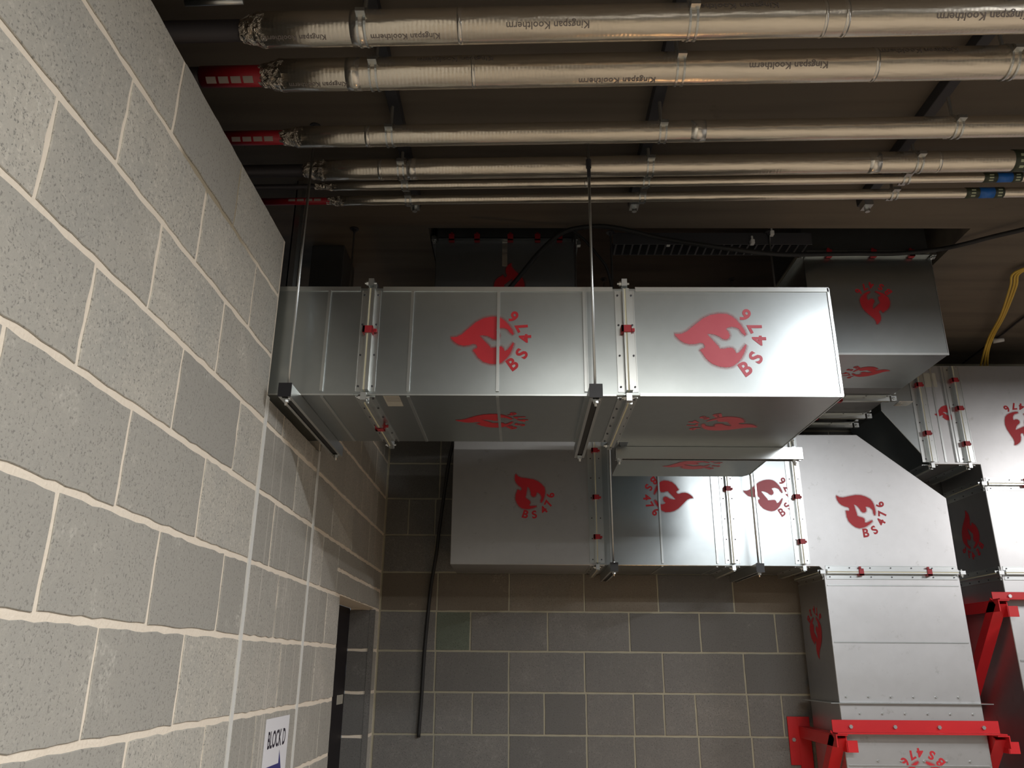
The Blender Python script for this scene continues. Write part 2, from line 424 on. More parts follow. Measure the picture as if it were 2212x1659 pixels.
def stencil(parent, c, u, v, rot=0, scale=1.0, mat='stencil_red', only=None):
    """c centre on the surface, u = picture right, v = picture up on the surface"""
    u = Vector(u); v = Vector(v); n = v.cross(u) * -1
    n = u.cross(v)
    ca, sa = math.cos(math.radians(rot)), math.sin(math.radians(rot))
    # surface normal towards the viewer
    c = Vector(c)
    if n.dot(-c) < 0: n = -n
    def P(h, w, lift): return c + (u * (h * ca - w * sa) + v * (h * sa + w * ca)) * scale + n * lift
    bm = nb(); sp = bm.verts.layers.float.new('spray')
    poly = [((x - 1080) * U, (830 - y) * V_) for x, y in FL]
    vv = [bm.verts.new(P(h, w, 0.0009)) for h, w in poly]
    for t in tessellate_polygon([[Vector((h, w, 0)) for h, w in poly]]): bm.faces.new([vv[i] for i in t])
    for x in vv: x[sp] = 1.0
    pc = len(poly); ring = []
    for i in range(pc):
        p0, p1 = Vector(poly[i - 1]), Vector(poly[(i + 1) % pc]); t = (p1 - p0).normalized(); ring.append(Vector(poly[i]) + Vector((t.y, -t.x)) * HALO)
    inn = [bm.verts.new(P(h, w, 0.0006)) for h, w in poly]; out = [bm.verts.new(P(q.x, q.y, 0.0006)) for q in ring]
    for x in inn: x[sp] = 0.6
    for i in range(pc): bm.faces.new((inn[i], inn[(i + 1) % pc], out[(i + 1) % pc], out[i]))
    for ch, ang in zip('BS476', (-54, -27.5, 3, 28, 53)):
        vs, f2, (x0, x1, y0, y1) = GL[ch]
        a = math.radians(ang); k = 265 / (y1 - y0)
        cx, cy = 1110 + 640 * math.cos(a), 825 - 615 * math.sin(a)
        th = a + math.pi / 2
        vv = []
        for x, y in vs:
            lx, ly = (x - (x0 + x1) / 2) * k, (y - (y0 + y1) / 2) * k
            gx, gy = lx * math.cos(th) - ly * math.sin(th), lx * math.sin(th) + ly * math.cos(th)
            vv.append(bm.verts.new(P((cx + gx - 1080) * U, (830 - cy + gy) * V_, 0.0009))); vv[-1][sp] = 1.0
        for f in f2: bm.faces.new([vv[i] for i in f])
    return obj('fire_stencil', bm, mat, parent)

# ------------------------------------------------------------------ ductwork builders
AX = {'X': 0, 'Y': 1, 'Z': 2}
def oriented(axis):
    """returns f(n, a, b) -> Vector with n along the duct and (a, b) the other axes in XYZ order"""
    i = AX[axis]
    def f(n, a, b_):
        r = [a, b_]; r.insert(i, n); return Vector(r)
    return f
def obx(bm, f, n0, n1, a0, a1, b0, b1):
    p, q = f(n0, a0, b0), f(n1, a1, b1)
    return bx(bm, p.x, q.x, p.y, q.y, p.z, q.z)
def flange(parent, axis, n, a0, a1, b0, b1, clamps=1, lip=0.026, w=0.034, sides='aAbB', mat='galvanised_seam', strip=True, skip_clamps='', gask=True):
    """bolted frame round a duct joint at n; sides a = low a face, A = high a face, b, B"""
    f = oriented(axis); bm = nb(); gk = nb(); t = 0.0025
    e = 0.012
    def rail(s, m, x0, x1, h0, h1):       # along a side, h = height above the sheet
        if s == 'a': obx(m, f, x0, x1, a0 - h1, a0 - h0, b0 + e, b1 - e)
        if s == 'A': obx(m, f, x0, x1, a1 + h0, a1 + h1, b0 + e, b1 - e)
        if s == 'b': obx(m, f, x0, x1, a0 + e, a1 - e, b0 - h1, b0 - h0)
        if s == 'B': obx(m, f, x0, x1, a0 + e, a1 - e, b1 + h0, b1 + h1)
    for s in sides:
        if strip:
            rail(s, bm, n - w, n - 0.004, 0, t); rail(s, bm, n + 0.004, n + w, 0, t)
            rail(s, bm, n - w, n - w + 0.003, t, t + 0.002); rail(s, bm, n + w - 0.003, n + w, t, t + 0.002)
        rail(s, bm, n - 0.0085, n - 0.003, 0, lip); rail(s, bm, n + 0.003, n + 0.0145, 0, lip)
        rail(s, gk, n - 0.003, n + 0.003, 0, lip - 0.003)
    fl = obj('flange', bm, mat, parent)
    if gask: obj('gasket', gk, 'gasket', fl)
    else: gk.free()
    # corner bolts and cleats
    for ca, cb in ((a0, b0), (a0, b1), (a1, b0), (a1, b1)):
        sa, sb = (-1 if ca == a0 else 1), (-1 if cb == b0 else 1)
        sid = {(-1, -1): 'ab', (-1, 1): 'aB', (1, -1): 'Ab', (1, 1): 'AB'}[(sa, sb)]
        if not all(c in sides for c in sid): continue
        c_ = nb(); x, y = ca + sa * lip * 0.45, cb + sb * lip * 0.45
        obx(c_, f, n - 0.0095, n + 0.0095, x - lip * 0.52, x + lip * 0.52, y - lip * 0.52, y + lip * 0.52)
        tube(c_, [f(n - 0.024, x, y), f(n + 0.018, x, y)], 0.0045, 6)
        tube(c_, [f(n - 0.018, x, y), f(n - 0.010, x, y)], 0.009, 6)
        obj('corner_bolt', c_, 'zinc', fl)
    for s in sides:
        if s in skip_clamps: continue
        nn = clamps if isinstance(clamps, int) else clamps.get(s, 0)
        lo, hi = (b0, b1) if s in 'aA' else (a0, a1)
        for i in range(nn):
            m = lo + (hi - lo) * (i + 0.55) / nn + R.uniform(-0.02, 0.02)
            c_ = nb(); g0, g1 = -0.002, lip + 0.005
            def cb_(x0, x1, h0, h1, q0, q1):
                if s == 'a': obx(c_, f, x0, x1, a0 - h1, a0 - h0, q0, q1)
                if s == 'A': obx(c_, f, x0, x1, a1 + h0, a1 + h1, q0, q1)
                if s == 'b': obx(c_, f, x0, x1, q0, q1, b0 - h1, b0 - h0)
                if s == 'B': obx(c_, f, x0, x1, q0, q1, b1 + h0, b1 + h1)
            cb_(n - 0.018, n - 0.0086, 0.004, g1, m - 0.013, m + 0.013)
            cb_(n + 0.0146, n + 0.018, 0.004, g1, m - 0.013, m + 0.013)
            cb_(n - 0.018, n + 0.018, lip + 0.0002, g1, m - 0.013, m + 0.013)
            cb_(n + 0.018, n + 0.030, 0.010, 0.018, m - 0.006, m + 0.006)
            obj('flange_clamp', c_, 'clamp_red', fl, bevel=0.001)
    # rivets: dark dots painting the shade in the strip holes, one joined part (a few pixels each)
    if strip:
        rv = nb(); h = t
        for s in sides:
            lo, hi = (b0, b1) if s in 'aA' else (a0, a1)
            k = max(3, int((hi - lo) / 0.11))
            for i in range(k + 1):
                m = lo + 0.03 + (hi - lo - 0.06) * i / k
                for x in (n - 0.024, n + 0.024):
                    pt = {'a': (a0, m), 'A': (a1, m), 'b': (m, b0), 'B': (m, b1)}[s]
                    q = f(x, *pt); d = {'a': f(0, -1, 0), 'A': f(0, 1, 0), 'b': f(0, 0, -1), 'B': f(0, 0, 1)}[s]
                    tube(rv, [q + d * h, q + d * (h + 0.003)], 0.0038, 6)
        props(obj('hole_dots', rv, 'dark_steel', fl), kind='stuff')
    return fl
def seam(parent, axis, n, a0, a1, b0, b1, sides, h=0.008, w=0.010, marg=0.012):
    f = oriented(axis); bm = nb()
    for s in sides:
        if s == 'a': obx(bm, f, n - w / 2, n + w / 2, a0 - h, a0, b0 + marg, b1 - marg)
        if s == 'A': obx(bm, f, n - w / 2, n + w / 2, a1, a1 + h, b0 + marg, b1 - marg)
        if s == 'b': obx(bm, f, n - w / 2, n + w / 2, a0 + marg, a1 - marg, b0 - h * 0.5, b0)
    return obj('seam', bm, 'galvanised_seam', parent)
def section(parent, x0, x1, y0, y1, z0, z1, mat='galvanised', name='duct_section'):
    return obj(name, box(x0, x1, y0, y1, z0, z1), mat, parent, bevel=0.0025)

# ------------------------------------------------------------------ front duct
FY, BY, DB, DT = 2.555, 3.15, 0.860, 1.262
XR = pZ(1820, 857, DB).x
fx = lambda px: pY(px, 735, FY).x
f1, f2 = fx(796), fx(1352)
d1 = empty('ventilation_duct', (-0.9, (FY + BY) / 2, DB), 'large rectangular galvanised duct in front, level, passing through the notch in the left wall', 'duct')
s_a = section(d1, -3.1, f1, FY, BY, DB, DT)
s_b = section(d1, f1, f2, FY, BY, DB, DT)
s_c = obj('duct_bend', nb(), 'galvanised', d1)   # placeholder mesh filled below
bm = nb()
LX0, LY1 = 0.437, 3.77
prism(bm, [(f2, FY, DB), (XR, FY, DB), (XR, LY1 - 0.03, DB), (XR - 0.02, LY1, DB), (LX0, LY1, DB), (LX0, BY, DB), (f2, BY, DB)], Vector((0, 0, DT - DB)))
bmesh.ops.translate(bm, verts=list(bm.verts), vec=-ORG[d1.name])
bmesh.ops.bevel(bm, geom=list(bm.edges), offset=0.0025, segments=1, affect='EDGES', clamp_overlap=True)
bm.to_mesh(s_c.data); bm.free()
for px, par in ((704, s_a), (887, s_b), (1076, s_b), (1263, s_b)):
    seam(par, 'X', fx(px), FY, BY, DB, DT, 'ab')
seam(s_b, 'X', fx(1268), FY, BY, DB, DT, 'a', 0.003, 0.004)
for par, xa, xb_ in ((s_a, -3.1, f1 - 0.04), (s_b, f1 + 0.04, f2 - 0.04), (s_c, f2 + 0.04, XR)):
    m = nb(); bx(m, xa, xb_, FY - 0.004, FY, DT - 0.014, DT + 0.003); bx(m, xa, xb_, FY - 0.003, FY, DB - 0.002, DB + 0.009 if par is s_c else DB + 0.003)
    if par is s_c: bx(m, XR, XR + 0.003, FY, LY1 - 0.04, DB - 0.002, DB + 0.012); bx(m, XR - 0.006, XR + 0.003, FY - 0.004, FY, DB, DT)
    obj('corner_seam', m, 'galvanised_seam', par)
flange(d1, 'X', f1, FY, BY, DB, DT, {'a': 1, 'b': 1, 'A': 1, 'B': 1})
flange(d1, 'X', f2, FY, BY, DB, DT, {'a': 1, 'b': 0, 'A': 1, 'B': 1})
ux, uz, uy = (1, 0, 0), (0, 0, 1), (0, -1, 0)
stencil(s_b, pY(1066, 735, FY), ux, uz, 0, 1.0)
q = pY(1562, 735, FY); stencil(s_c, q, ux, uz, -4, 1.13, 'stencil_faded')
stencil(s_b, pZ(1068, 909, DB), ux, uy, 0, 0.97)
stencil(s_c, pZ(1560, 915, DB), ux, uy, 165, 1.0, 'stencil_faded')
stencil(s_c, pZ(1500, 1004, DB), ux, uy, 15, 0.95, 'stencil_faded')
m = nb(); c0 = pZ(826, 853, DB); c1 = pZ(872, 877, DB)
st = obj('label_sticker', box(c0.x, c1.x, FY + 0.006, c1.y, DB - 0.0012, DB), 'sticker', s_b, bevel=0.0003)
m = nb()
for i in range(5): bx(m, c0.x + 0.006, c0.x + 0.058 - 0.004 * (i % 2), FY + 0.012 + i * 0.013, FY + 0.015 + i * 0.013, DB - 0.0016, DB - 0.0012)
obj('print_lines', m, 'ink_grey', st)

# ------------------------------------------------------------------ trapeze hangers
def hanger(name, label, axis, n0, n1, c, zt, rods, rodtop=CEIL, endcap=True, group=None, h=0.044, w=0.041):
    """channel from n0 to n1 along axis at cross position c, top at zt; rods at positions along it"""
    f = (lambda n, s, z: Vector((s, n, z))) if axis == 'Y' else (lambda n, s, z: Vector((n, s, z)))
    mid = f((n0 + n1) / 2, c, zt - h)
    e = empty(name, mid, label, 'hanger', group)
    def fb(m, a0, a1, s0, s1, z0, z1):
        p, q = f(a0, s0, z0), f(a1, s1, z1); bx(m, p.x, q.x, p.y, q.y, p.z, q.z)
    m = nb(); t = 0.0025
    fb(m, n0, n1, c - w / 2, c + w / 2, zt - t, zt)
    fb(m, n0, n1, c - w / 2, c - w / 2 + t, zt - h, zt - t); fb(m, n0, n1, c + w / 2 - t, c + w / 2, zt - h, zt - t)
    fb(m, n0, n1, c - w / 2 + t, c - w / 2 + 0.010, zt - h, zt - h + t); fb(m, n0, n1, c + w / 2 - 0.010, c + w / 2 - t, zt - h, zt - h + t)
    ch = obj('channel', m, 'zinc', e)
    m = nb(); fb(m, n0 + 0.002, n1 - 0.002, c - w / 2 + 0.010, c + w / 2 - 0.010, zt - h + 0.004, zt - t - 0.001)
    obj('slot_shade', m, 'black_rubber', ch)  # black insert painting the shade inside the open channel
    if endcap:
        m = nb(); fb(m, n0 - 0.004, n0, c - w / 2 - 0.001, c + w / 2 + 0.001, zt - h - 0.001, zt + 0.002)
        obj('end_cap', m, 'black_plastic', ch)
    for r_ in rods:
        m = nb(); zb = zt - h - 0.022
        k = 44; pts = [f(r_, c, zb), f(r_, c, rodtop)]
        tube(m, pts, 0.0048, 8)
        rd = obj('threaded_rod', m, 'zinc', e, smooth=True)
        m = nb(); tube(m, [f(r_, c, zt - h - 0.012), f(r_, c, zt - h - 0.003)], 0.0095, 6); obj('nut', m, 'zinc', rd)
        m = nb(); tube(m, [f(r_, c, zt - h - 0.003), f(r_, c, zt - h)], 0.015, 10); obj('washer', m, 'zinc', rd)
        m = nb(); tube(m, [f(r_, c, zt), f(r_, c, zt + 0.008)], 0.0095, 6)
        obj('nut', m, 'zinc', rd)
        m = nb(); tube(m, [f(r_, c, rodtop - 0.016), f(r_, c, rodtop - 0.005)], 0.010, 6); tube(m, [f(r_, c, rodtop - 0.005), f(r_, c, rodtop - 0.0003)], 0.02, 12)
        obj('ceiling_anchor', m, 'dark_steel', rd)
    return e
RY = 2.465
cl = pY(621, 840, RY).x; cm_ = pY(1286, 850, RY).x
g = 'trapeze hangers under the ducts'
hanger('trapeze_hanger', 'channel hanger under the front duct hard beside the block wall, two long rods', 'Y', 2.44, 3.235, cl, DB - 0.001, (RY, 3.205))
h2 = hanger('trapeze_hanger', 'channel hanger under the middle of the front duct, left of its second flange', 'Y', 2.44, 3.235, cm_, DB - 0.001, (RY, 3.205))
m = nb(); tube(m, [(cm_, RY, 1.70), (cm_, RY, 1.735)], 0.0095, 8); tube(m, [(cm_, RY, 1.66), (cm_, RY, 1.70)], 0.0075, 6)
obj('rod_coupler', m, 'dark_steel', h2)
hanger('trapeze_hanger', 'pale channel hanger running left to right under the rear leg of the front duct', 'X', 0.392, 1.165, 3.235, DB - 0.001, (0.408, 1.135), endcap=False, h=0.05)

# ------------------------------------------------------------------ lower duct along the back wall, turning down into a riser
SY, SB, LBt, LTp = 4.42, 4.85, pY(1300, 1221, 4.42).z, 1.252
lx = lambda px, py=1100: pY(px, py, SY).x
XL = lx(972, 1220); g1, g2, g3 = lx(1287), lx(1573), lx(1721)
RX0 = pY(1752, 1222, SY).x; RX1 = pY(2068, 1222, SY).x
d2 = empty('ventilation_duct', (0.9, 4.6, LBt), 'lower galvanised duct along the back wall that bends down into a riser', 'duct')
t_a = section(d2, XL, g1, SY, SB, LBt, LTp, 'galvanised_dusty')
t_b = section(d2, g1, g2, SY, SB, LBt, LTp)
t_c = section(d2, g2, g3, SY, SB, LBt, LTp)
zf = pY(1900, 1237, SY).z
pc0, pc1 = pY(1850, 939, SY), pY(2046, 1076, SY)
RX0 = pY(1779, 1237, SY).x
poly = [(g3, SY, LBt), (RX0 - 0.02, SY, LBt), (RX0, SY, LBt - 0.02), (RX0, SY, zf), (RX1, SY, zf), (RX1 + 0.005, SY, pc1.z), (pc0.x, SY, pc0.z), (g3, SY, pc0.z)]
t_d = obj('duct_bend', prism(nb(), poly, Vector((0, SB - SY, 0))), 'galvanised_dusty', d2, bevel=0.0025)
zr = [pY(1940, y, SY).z for y in (1265, 1388, 1519)]
t_e = section(d2, RX0, RX1, SY, SB, zr[2], zf, 'galvanised_dusty')
t_f = section(d2, RX0, RX1, SY, SB, FLOOR + 0.05, zr[2], 'galvanised_dusty')
for px in (1425, 1541): seam(t_b, 'X', lx(px), SY, SB, LBt, LTp, 'ab')
seam(t_b, 'X', lx(1316), SY, SB, LBt, LTp, 'a', 0.003, 0.004)
seam(t_c, 'X', lx(1636), SY, SB, LBt, LTp, 'a')
for z_ in zr[:2]: seam(t_e, 'Z', z_, RX0, RX1, SY, SB, 'b', 0.007, 0.006)
flange(d2, 'X', g1, SY, SB, LBt, LTp, {'a': 3, 'b': 0}, sides='ab', w=0.04)
flange(d2, 'X', g2, SY, SB, LBt, LTp, {'a': 1}, sides='ab', w=0.04)
flange(d2, 'X', g3, SY, SB, LBt, LTp, {'a': 3}, sides='ab', w=0.04)
flange(d2, 'Z', zf, RX0, RX1, SY, SB, {'b': 2}, sides='aAb', w=0.036)
m = nb()                                       # screwed slip joint lower down the riser
bx(m, RX0 - 0.05, RX1 + 0.05, SY - 0.022, SB, zr[2] - 0.003, zr[2] + 0.001)
sj = obj('joint_strip', m, 'galvanised_seam', d2)
m = nb()
for i in range(6):
    for dz, off in ((-0.05, 0.06), (0.03, 0.0), (-0.27, 0.12)):
        x = RX0 + 0.04 + off + i * 0.115
        if x < RX1 - 0.02: tube(m, [(x, SY, zr[2] + dz), (x, SY - 0.006, zr[2] + dz)], 0.006, 6)
props(obj('screws', m, 'zinc', sj), kind='stuff')
zs = pY(2000, 1655, SY).z; seam(t_f, 'Z', zs, RX0, RX1, SY, SB, 'b', 0.007, 0.006)
stencil(t_a, pY(1146, 1070, SY), ux, uz, -52, 1.0)
stencil(t_b, pY(1440, 1072, SY), ux, uz, 180, 1.0)
stencil(t_c, pY(1663, 1070, SY), ux, uz, -6, 1.0, 'stencil_faded')
stencil(t_d, pY(1860, 1106, SY), ux, uz, -32, 1.05)
stencil(t_f, pY(1998, 1678, SY), ux, uz, 90, 1.0)
stencil(t_e, Vector((RX0, 4.64, 0.19)), (0, 1, 0), uz, 90, 1.0)

for px, nm in ((1326, 'short channel hanger under the lower duct beside its first flange'), (1640, 'short channel hanger under the lower duct between its two right flanges')):
    hanger('trapeze_hanger', nm, 'Y', SY - 0.12, SB + 0.02, pY(px, 1228, SY - 0.1).x, LBt - 0.001, (SY - 0.095,), LTp + 0.62 if False else CEIL + 0.25 + 0.05 if False else 2.2)

# ------------------------------------------------------------------ upper right duct dropping from the slab
UY = 3.42
UZ = pY(1900, 766, UY).z; UX0 = pY(1745, 640, UY).x; UX1 = pY(2049, 765, UY).x
zfl = pY(1900, 549, UY).z
d3 = empty('ventilation_duct', ((UX0 + UX1) / 2, 3.9, UZ), 'upper right galvanised duct dropping from the slab opening, flame stencil upside down', 'duct')
u_a = section(d3, UX0, UX1, UY, UY + 0.47, UZ, zfl)
u_b = section(d3, UX0 + 0.004, UX1 - 0.004, UY, UY + 0.45, zfl, 2.9, 'galvanised_shaded')
u_c = section(d3, UX0, UX1, UY + 0.47, 4.42, UZ + 0.002, zfl - 0.02, 'galvanised_shaded')
flange(d3, 'Z', zfl - 0.006, UX0, UX1, UY, UY + 0.47, {'b': 3, 'A': 1}, sides='aAb', strip=False, lip=0.022)
ya = pZ(1900, 857, UZ).y; yb_ = pZ(1860, 895, UZ).y; yc_ = pZ(1860, 915, UZ).y
for y_, c_ in ((ya, 1), (yb_, 1), (yc_, 0)): flange(d3, 'Y', y_, UX0, UX1, UZ, zfl - 0.02, {'b': c_, 'A': c_}, sides='Ab')
stencil(u_a, pY(1890, 652, UY), ux, uz, 90, 0.78)
stencil(u_a, pZ(1868, 803, UZ), ux, uy, 190, 0.78)
m = nb(); bx(m, UX1, UX1 + 0.003, UY, UY + 0.01, UZ, zfl - 0.03); bx(m, UX0, UX1, UY - 0.003, UY, UZ - 0.002, UZ + 0.008)
obj('corner_seam', m, 'galvanised_seam', u_a)
cp = pZ(1933, 847, UZ)
obj('joint_tape', box(pZ(1935, 872, UZ).x, pZ(1965, 872, UZ).x, pZ(1935, 872, UZ).y - 0.04, pZ(1935, 872, UZ).y + 0.03, UZ - 0.003, UZ + 0.002), 'foil_tape', u_c)

# ------------------------------------------------------------------ duct rising behind the front duct
QY = 3.31
qx0, qx1 = pY(940, 590, QY).x, pY(1241, 590, QY).x
d4 = empty('ventilation_duct', ((qx0 + qx1) / 2, 3.6, 1.34), 'dim galvanised duct rising into the slab behind the front duct', 'duct')
q_a = section(d4, qx0, qx1, QY, 3.78, 1.34, 2.9, 'galvanised_shaded')
section(d4, qx0, qx1, 3.78, 4.84, 1.34, 1.80, 'galvanised_shaded')
zq = pY(1090, 518, QY).z
flange(d4, 'Z', zq, qx0, qx1, QY, 3.78, {'b': 5}, sides='aAb', strip=False, lip=0.022, mat='galvanised_shaded', gask=False)
stencil(q_a, pY(1100, 618, QY), ux, uz, -90, 0.80)
obj('foil_patch', box(pY(1085, 540, QY).x, pY(1096, 540, QY).x, QY - 0.0015, QY, pY(1090, 575, QY).z, zq - 0.01), 'foil_tape', q_a)

# ------------------------------------------------------------------ far right duct: cross run turning down into a second riser
VY, VB = 4.43, 4.88
vt = pY(2130, 790, VY).z; vb = pY(2030, 1003, VY).z
v1_, v2_ = pY(1993, 900, VY).x, pY(2072, 900, VY).x
VX = pY(2119, 1010, VY).x
d5 = empty('ventilation_duct', (VX, 4.65, FLOOR), 'far right galvanised duct, short cross run turning down into a tall riser', 'duct')
w_a = section(d5, v1_, v2_, VY, VB, vb, vt, 'galvanised_dusty')
zu, zl = pY(2150, 1046, VY).z, pY(2150, 1238, VY).z
VX1 = VX + 0.74
poly = [(v2_, VY, vb), (VX, VY, vb), (VX, VY, zu), (VX1, VY, zu), (VX1, VY, vt), (v2_, VY, vt)]
w_b = obj('duct_bend', prism(nb(), poly, Vector((0, VB - VY, 0))), 'galvanised_dusty', d5, bevel=0.0025)
w_c = section(d5, VX, VX1, VY, VB, zl, zu, 'galvanised_dusty')
w_d = section(d5, VX, VX1, VY, VB, FLOOR + 0.05, zl, 'galvanised_dusty')
pa, pb = pY(1903, 886, VY), pY(1989, 1003, VY)
poly = [(pa.x, VY, pa.z), (v1_, VY, vb), (v1_, VY, vt), (pa.x + 0.01, VY, vt)]
w_e = obj('duct_bend', prism(nb(), poly, Vector((0, VB - VY, 0))), 'galvanised', d5, bevel=0.0025)
flange(d5, 'X', v1_, VY, VB, vb, vt, {'a': 2}, sides='ab', w=0.045)
flange(d5, 'X', v2_, VY, VB, vb, vt, {'a': 3}, sides='ab', w=0.045)
seam(w_a, 'X', v1_ + (v2_ - v1_) * 0.42, VY, VB, vb, vt, 'a', 0.004)
seam(w_a, 'X', v1_ + (v2_ - v1_) * 0.72, VY, VB, vb, vt, 'a', 0.010)
flange(d5, 'Z', zu, VX, VX1, VY, VB, {'b': 2}, sides='ab', w=0.036)
flange(d5, 'Z', zl, VX, VX1, VY, VB, {'b': 1}, sides='ab', w=0.036)
seam(w_d, 'Z', pY(2190, 1427, VY).z, VX, VX1, VY, VB, 'b')
stencil(w_b, pY(2203, 915, VY), ux, uz, 70, 0.95)
stencil(w_c, pY(2300, 1160, VY), ux, uz, 0, 1.0)
stencil(w_a, pY(2046, 892, VY), ux, uz, 10, 0.5)
stencil(w_c, Vector((VX, 4.66, 0.72)), (0, 1, 0), uz, -90, 1.0)
obj('label_sticker', box(pY(1989, 820, VY).x + 0.02, pY(2011, 820, VY).x + 0.03, VY - 0.0012, VY, pY(2000, 836, VY).z, pY(2000, 806, VY).z), 'sticker', w_a)

# small duct and steel stud behind the notch, above the left wall
o = empty('small_duct', (-0.93, 3.45, 1.2), 'narrow grey duct stub hanging from the ceiling beyond the left wall notch', 'duct')
a_, b_ = pY(672, 560, 3.36).x, pY(742, 560, 3.36).x
k_ = section(o, a_, b_, 3.36, 3.60, WT + 0.02, CEIL - 0.001, 'galvanised_shaded')
props(obj('steel_stud', bx(bx(box(-0.93, -0.925, 2.82, 2.87, DT + 0.012, CEIL - 0.002), -0.93, -0.905, 2.82, 2.824, DT + 0.012, CEIL - 0.002), -0.93, -0.905, 2.866, 2.87, DT + 0.012, CEIL - 0.002), 'zinc'),
      'thin steel stud standing on the front duct just behind the wall notch', 'stud')

# ------------------------------------------------------------------ red wall brackets
def bracket(label, x0, x1, yf, zt, zb, hgt, bolts):
    e = empty('wall_bracket', ((x0 + x1) / 2, yf, zb - 0.5), label, 'bracket', None)
    m = nb(); bx(m, x0, x1, yf - 0.006, yf, zb, zt); bx(m, x0 - 0.0, x1, yf - 0.07, yf - 0.006, zb, zb + 0.006)
    fr = obj('front_angle', m, 'red_steel', e, bevel=0.001)
    m = nb()
    for i in range(bolts):
        x = x0 + (x1 - x0) * (0.11 + 0.265 * i)
        tube(m, [(x, yf - 0.006, (zt + zb) / 2), (x, yf - 0.014, (zt + zb) / 2)], 0.010, 6)
        obj('bolt', m, 'zinc', fr); m = nb()
    m.free()
    for s, xa in ((-1, x0 + 0.02), (1, x1 - 0.02)):
        y0, y1 = yf - 0.07, BW - 0.008; zz = zb - 0.001
        m = nb()
        bx(m, xa - 0.03, xa + 0.03, y0, y1, zz - 0.006, zz); bx(m, xa - 0.003 + s * 0.027, xa + 0.003 + s * 0.027, y0, y1, zz - 0.06, zz - 0.006)
        obj('side_arm', m, 'red_steel', e, bevel=0.001)
        # diagonal strut, an angle running down to the wall
        p0, p1 = Vector((xa, y0 + 0.035, zz - 0.02)), Vector((xa, BW - 0.01, zz - 0.60))
        d = (p1 - p0).normalized(); nrm = d.cross(Vector((1, 0, 0))).normalized()
        m = nb()
        prism(m, [p0 + Vector((-0.03, 0, 0)), p0 + Vector((0.03, 0, 0)), p0 + Vector((0.03, 0, 0)) + nrm * 0.006, p0 + Vector((-0.03, 0, 0)) + nrm * 0.006], p1 - p0)
        prism(m, [p0 + Vector((-0.03, 0, 0)), p0 + Vector((-0.024, 0, 0)), p0 + Vector((-0.024, 0, 0)) - nrm * 0.05, p0 + Vector((-0.03, 0, 0)) - nrm * 0.05], p1 - p0)
        obj('diagonal_strut', m, 'red_steel', e)
        m = nb(); bx(m, xa + 0.03, xa + 0.085, y0 + 0.03, y0 + 0.036, zz - 0.085, zz - 0.03)
        bx(m, xa + 0.028, xa + 0.034, y0 + 0.03, y0 + 0.10, zz - 0.085, zz - 0.007)
        obj('cleat', m, 'red_steel', e, bevel=0.001)
        m = nb(); bx(m, xa - 0.035 - 0.055 if s < 0 else xa + 0.035, xa - 0.035 if s < 0 else xa + 0.09, BW - 0.012, BW - 0.004, zz - 0.20, zz + 0.05)
        bx(m, xa - 0.035, xa + 0.035, BW - 0.012, BW - 0.004, zz - 0.70, zz + 0.05)
        wp = obj('wall_plate', m, 'red_steel', e, bevel=0.001)
        m = nb(); xc = xa - 0.065 if s < 0 else xa + 0.065
        tube(m, [(xc, BW - 0.012, zz - 0.07), (xc, BW - 0.022, zz - 0.07)], 0.011, 6); obj('anchor_bolt', m, 'zinc', wp)
    return e
yf = SY - 0.008
bracket('bright red angle steel bracket clamped round the lower duct riser', pY(1797, 1570, yf).x, pY(2157, 1570, yf).x, yf, pY(1970, 1556, yf).z, pY(1970, 1585, yf).z, 0, 4)
yf = VY - 0.008
bracket('red angle steel bracket on the far right riser, higher up', pY(2142, 1288, yf).x, pY(2142, 1288, yf).x + 0.83, yf, pY(2180, 1279, yf).z, pY(2180, 1297, yf).z, 0, 4)

# ------------------------------------------------------------------ insulated pipes
PS = -math.tan(math.radians(1.35))
def pipe(label, pyc, Zp, dia_px, bare_px, labels=None):
    pc = pZ(1106, pyc, Zp); Yc = pc.y; e_ = math.atan2(Zp, Yc)
    rng = math.hypot(Yc, Zp); r = dia_px / 2 / F * (rng * math.cos(e_ - PITCH)) * math.cos(e_ - PITCH)
    ax = lambda x: Vector((x, Yc + PS * x, Zp))
    e = empty('insulated_pipe', (0, Yc, Zp - r), label, 'pipe', None)
    x0 = bare_px
    def ring(xa, xb, rr, name, mat, par, n=40, jag=0.0, seg=1, smooth=True):
        m = nb(); pts = [ax(xa + (xb - xa) * i / seg) for i in range(seg + 1)]
        tube(m, pts, [rr + (R.uniform(-jag, jag) if jag else 0) for _ in pts], n)
        return obj(name, m, mat, par, smooth=smooth)
    ins = ring(x0, 5.95, r, 'insulation', 'foil', e, seg=48, jag=r * 0.006)
    ring(-3.15, x0 + 0.01, r * 0.62, 'bare_pipe', 'bare_pipe', e)
    m = nb(); pts = [ax(x0 - 0.07 + 0.008 * i) for i in range(11)]
    tube(m, pts, [r * (0.66 + 0.34 * min(1, i / 8)) * (1 + R.uniform(-0.03, 0.03)) for i in range(11)], 20)
    for v in m.verts: v.co += Vector((R.uniform(-1, 1), R.uniform(-1, 1), R.uniform(-1, 1))) * 0.0022
    obj('foil_end', m, 'crumpled_foil', ins)
    return dict(ax=ax, r=r, e=e, ins=ins, Y=Yc, Z=Zp, ring=ring, el=e_, x0=x0)
def bands(P, pxs):
    for px in pxs:
        x = pY(px, 200, P['Y']).x if False else None
def xon(P, px, py):        # x on the pipe at a pixel
    d = ray(px, py); t = P['Z'] / d.z; return (d * t).x
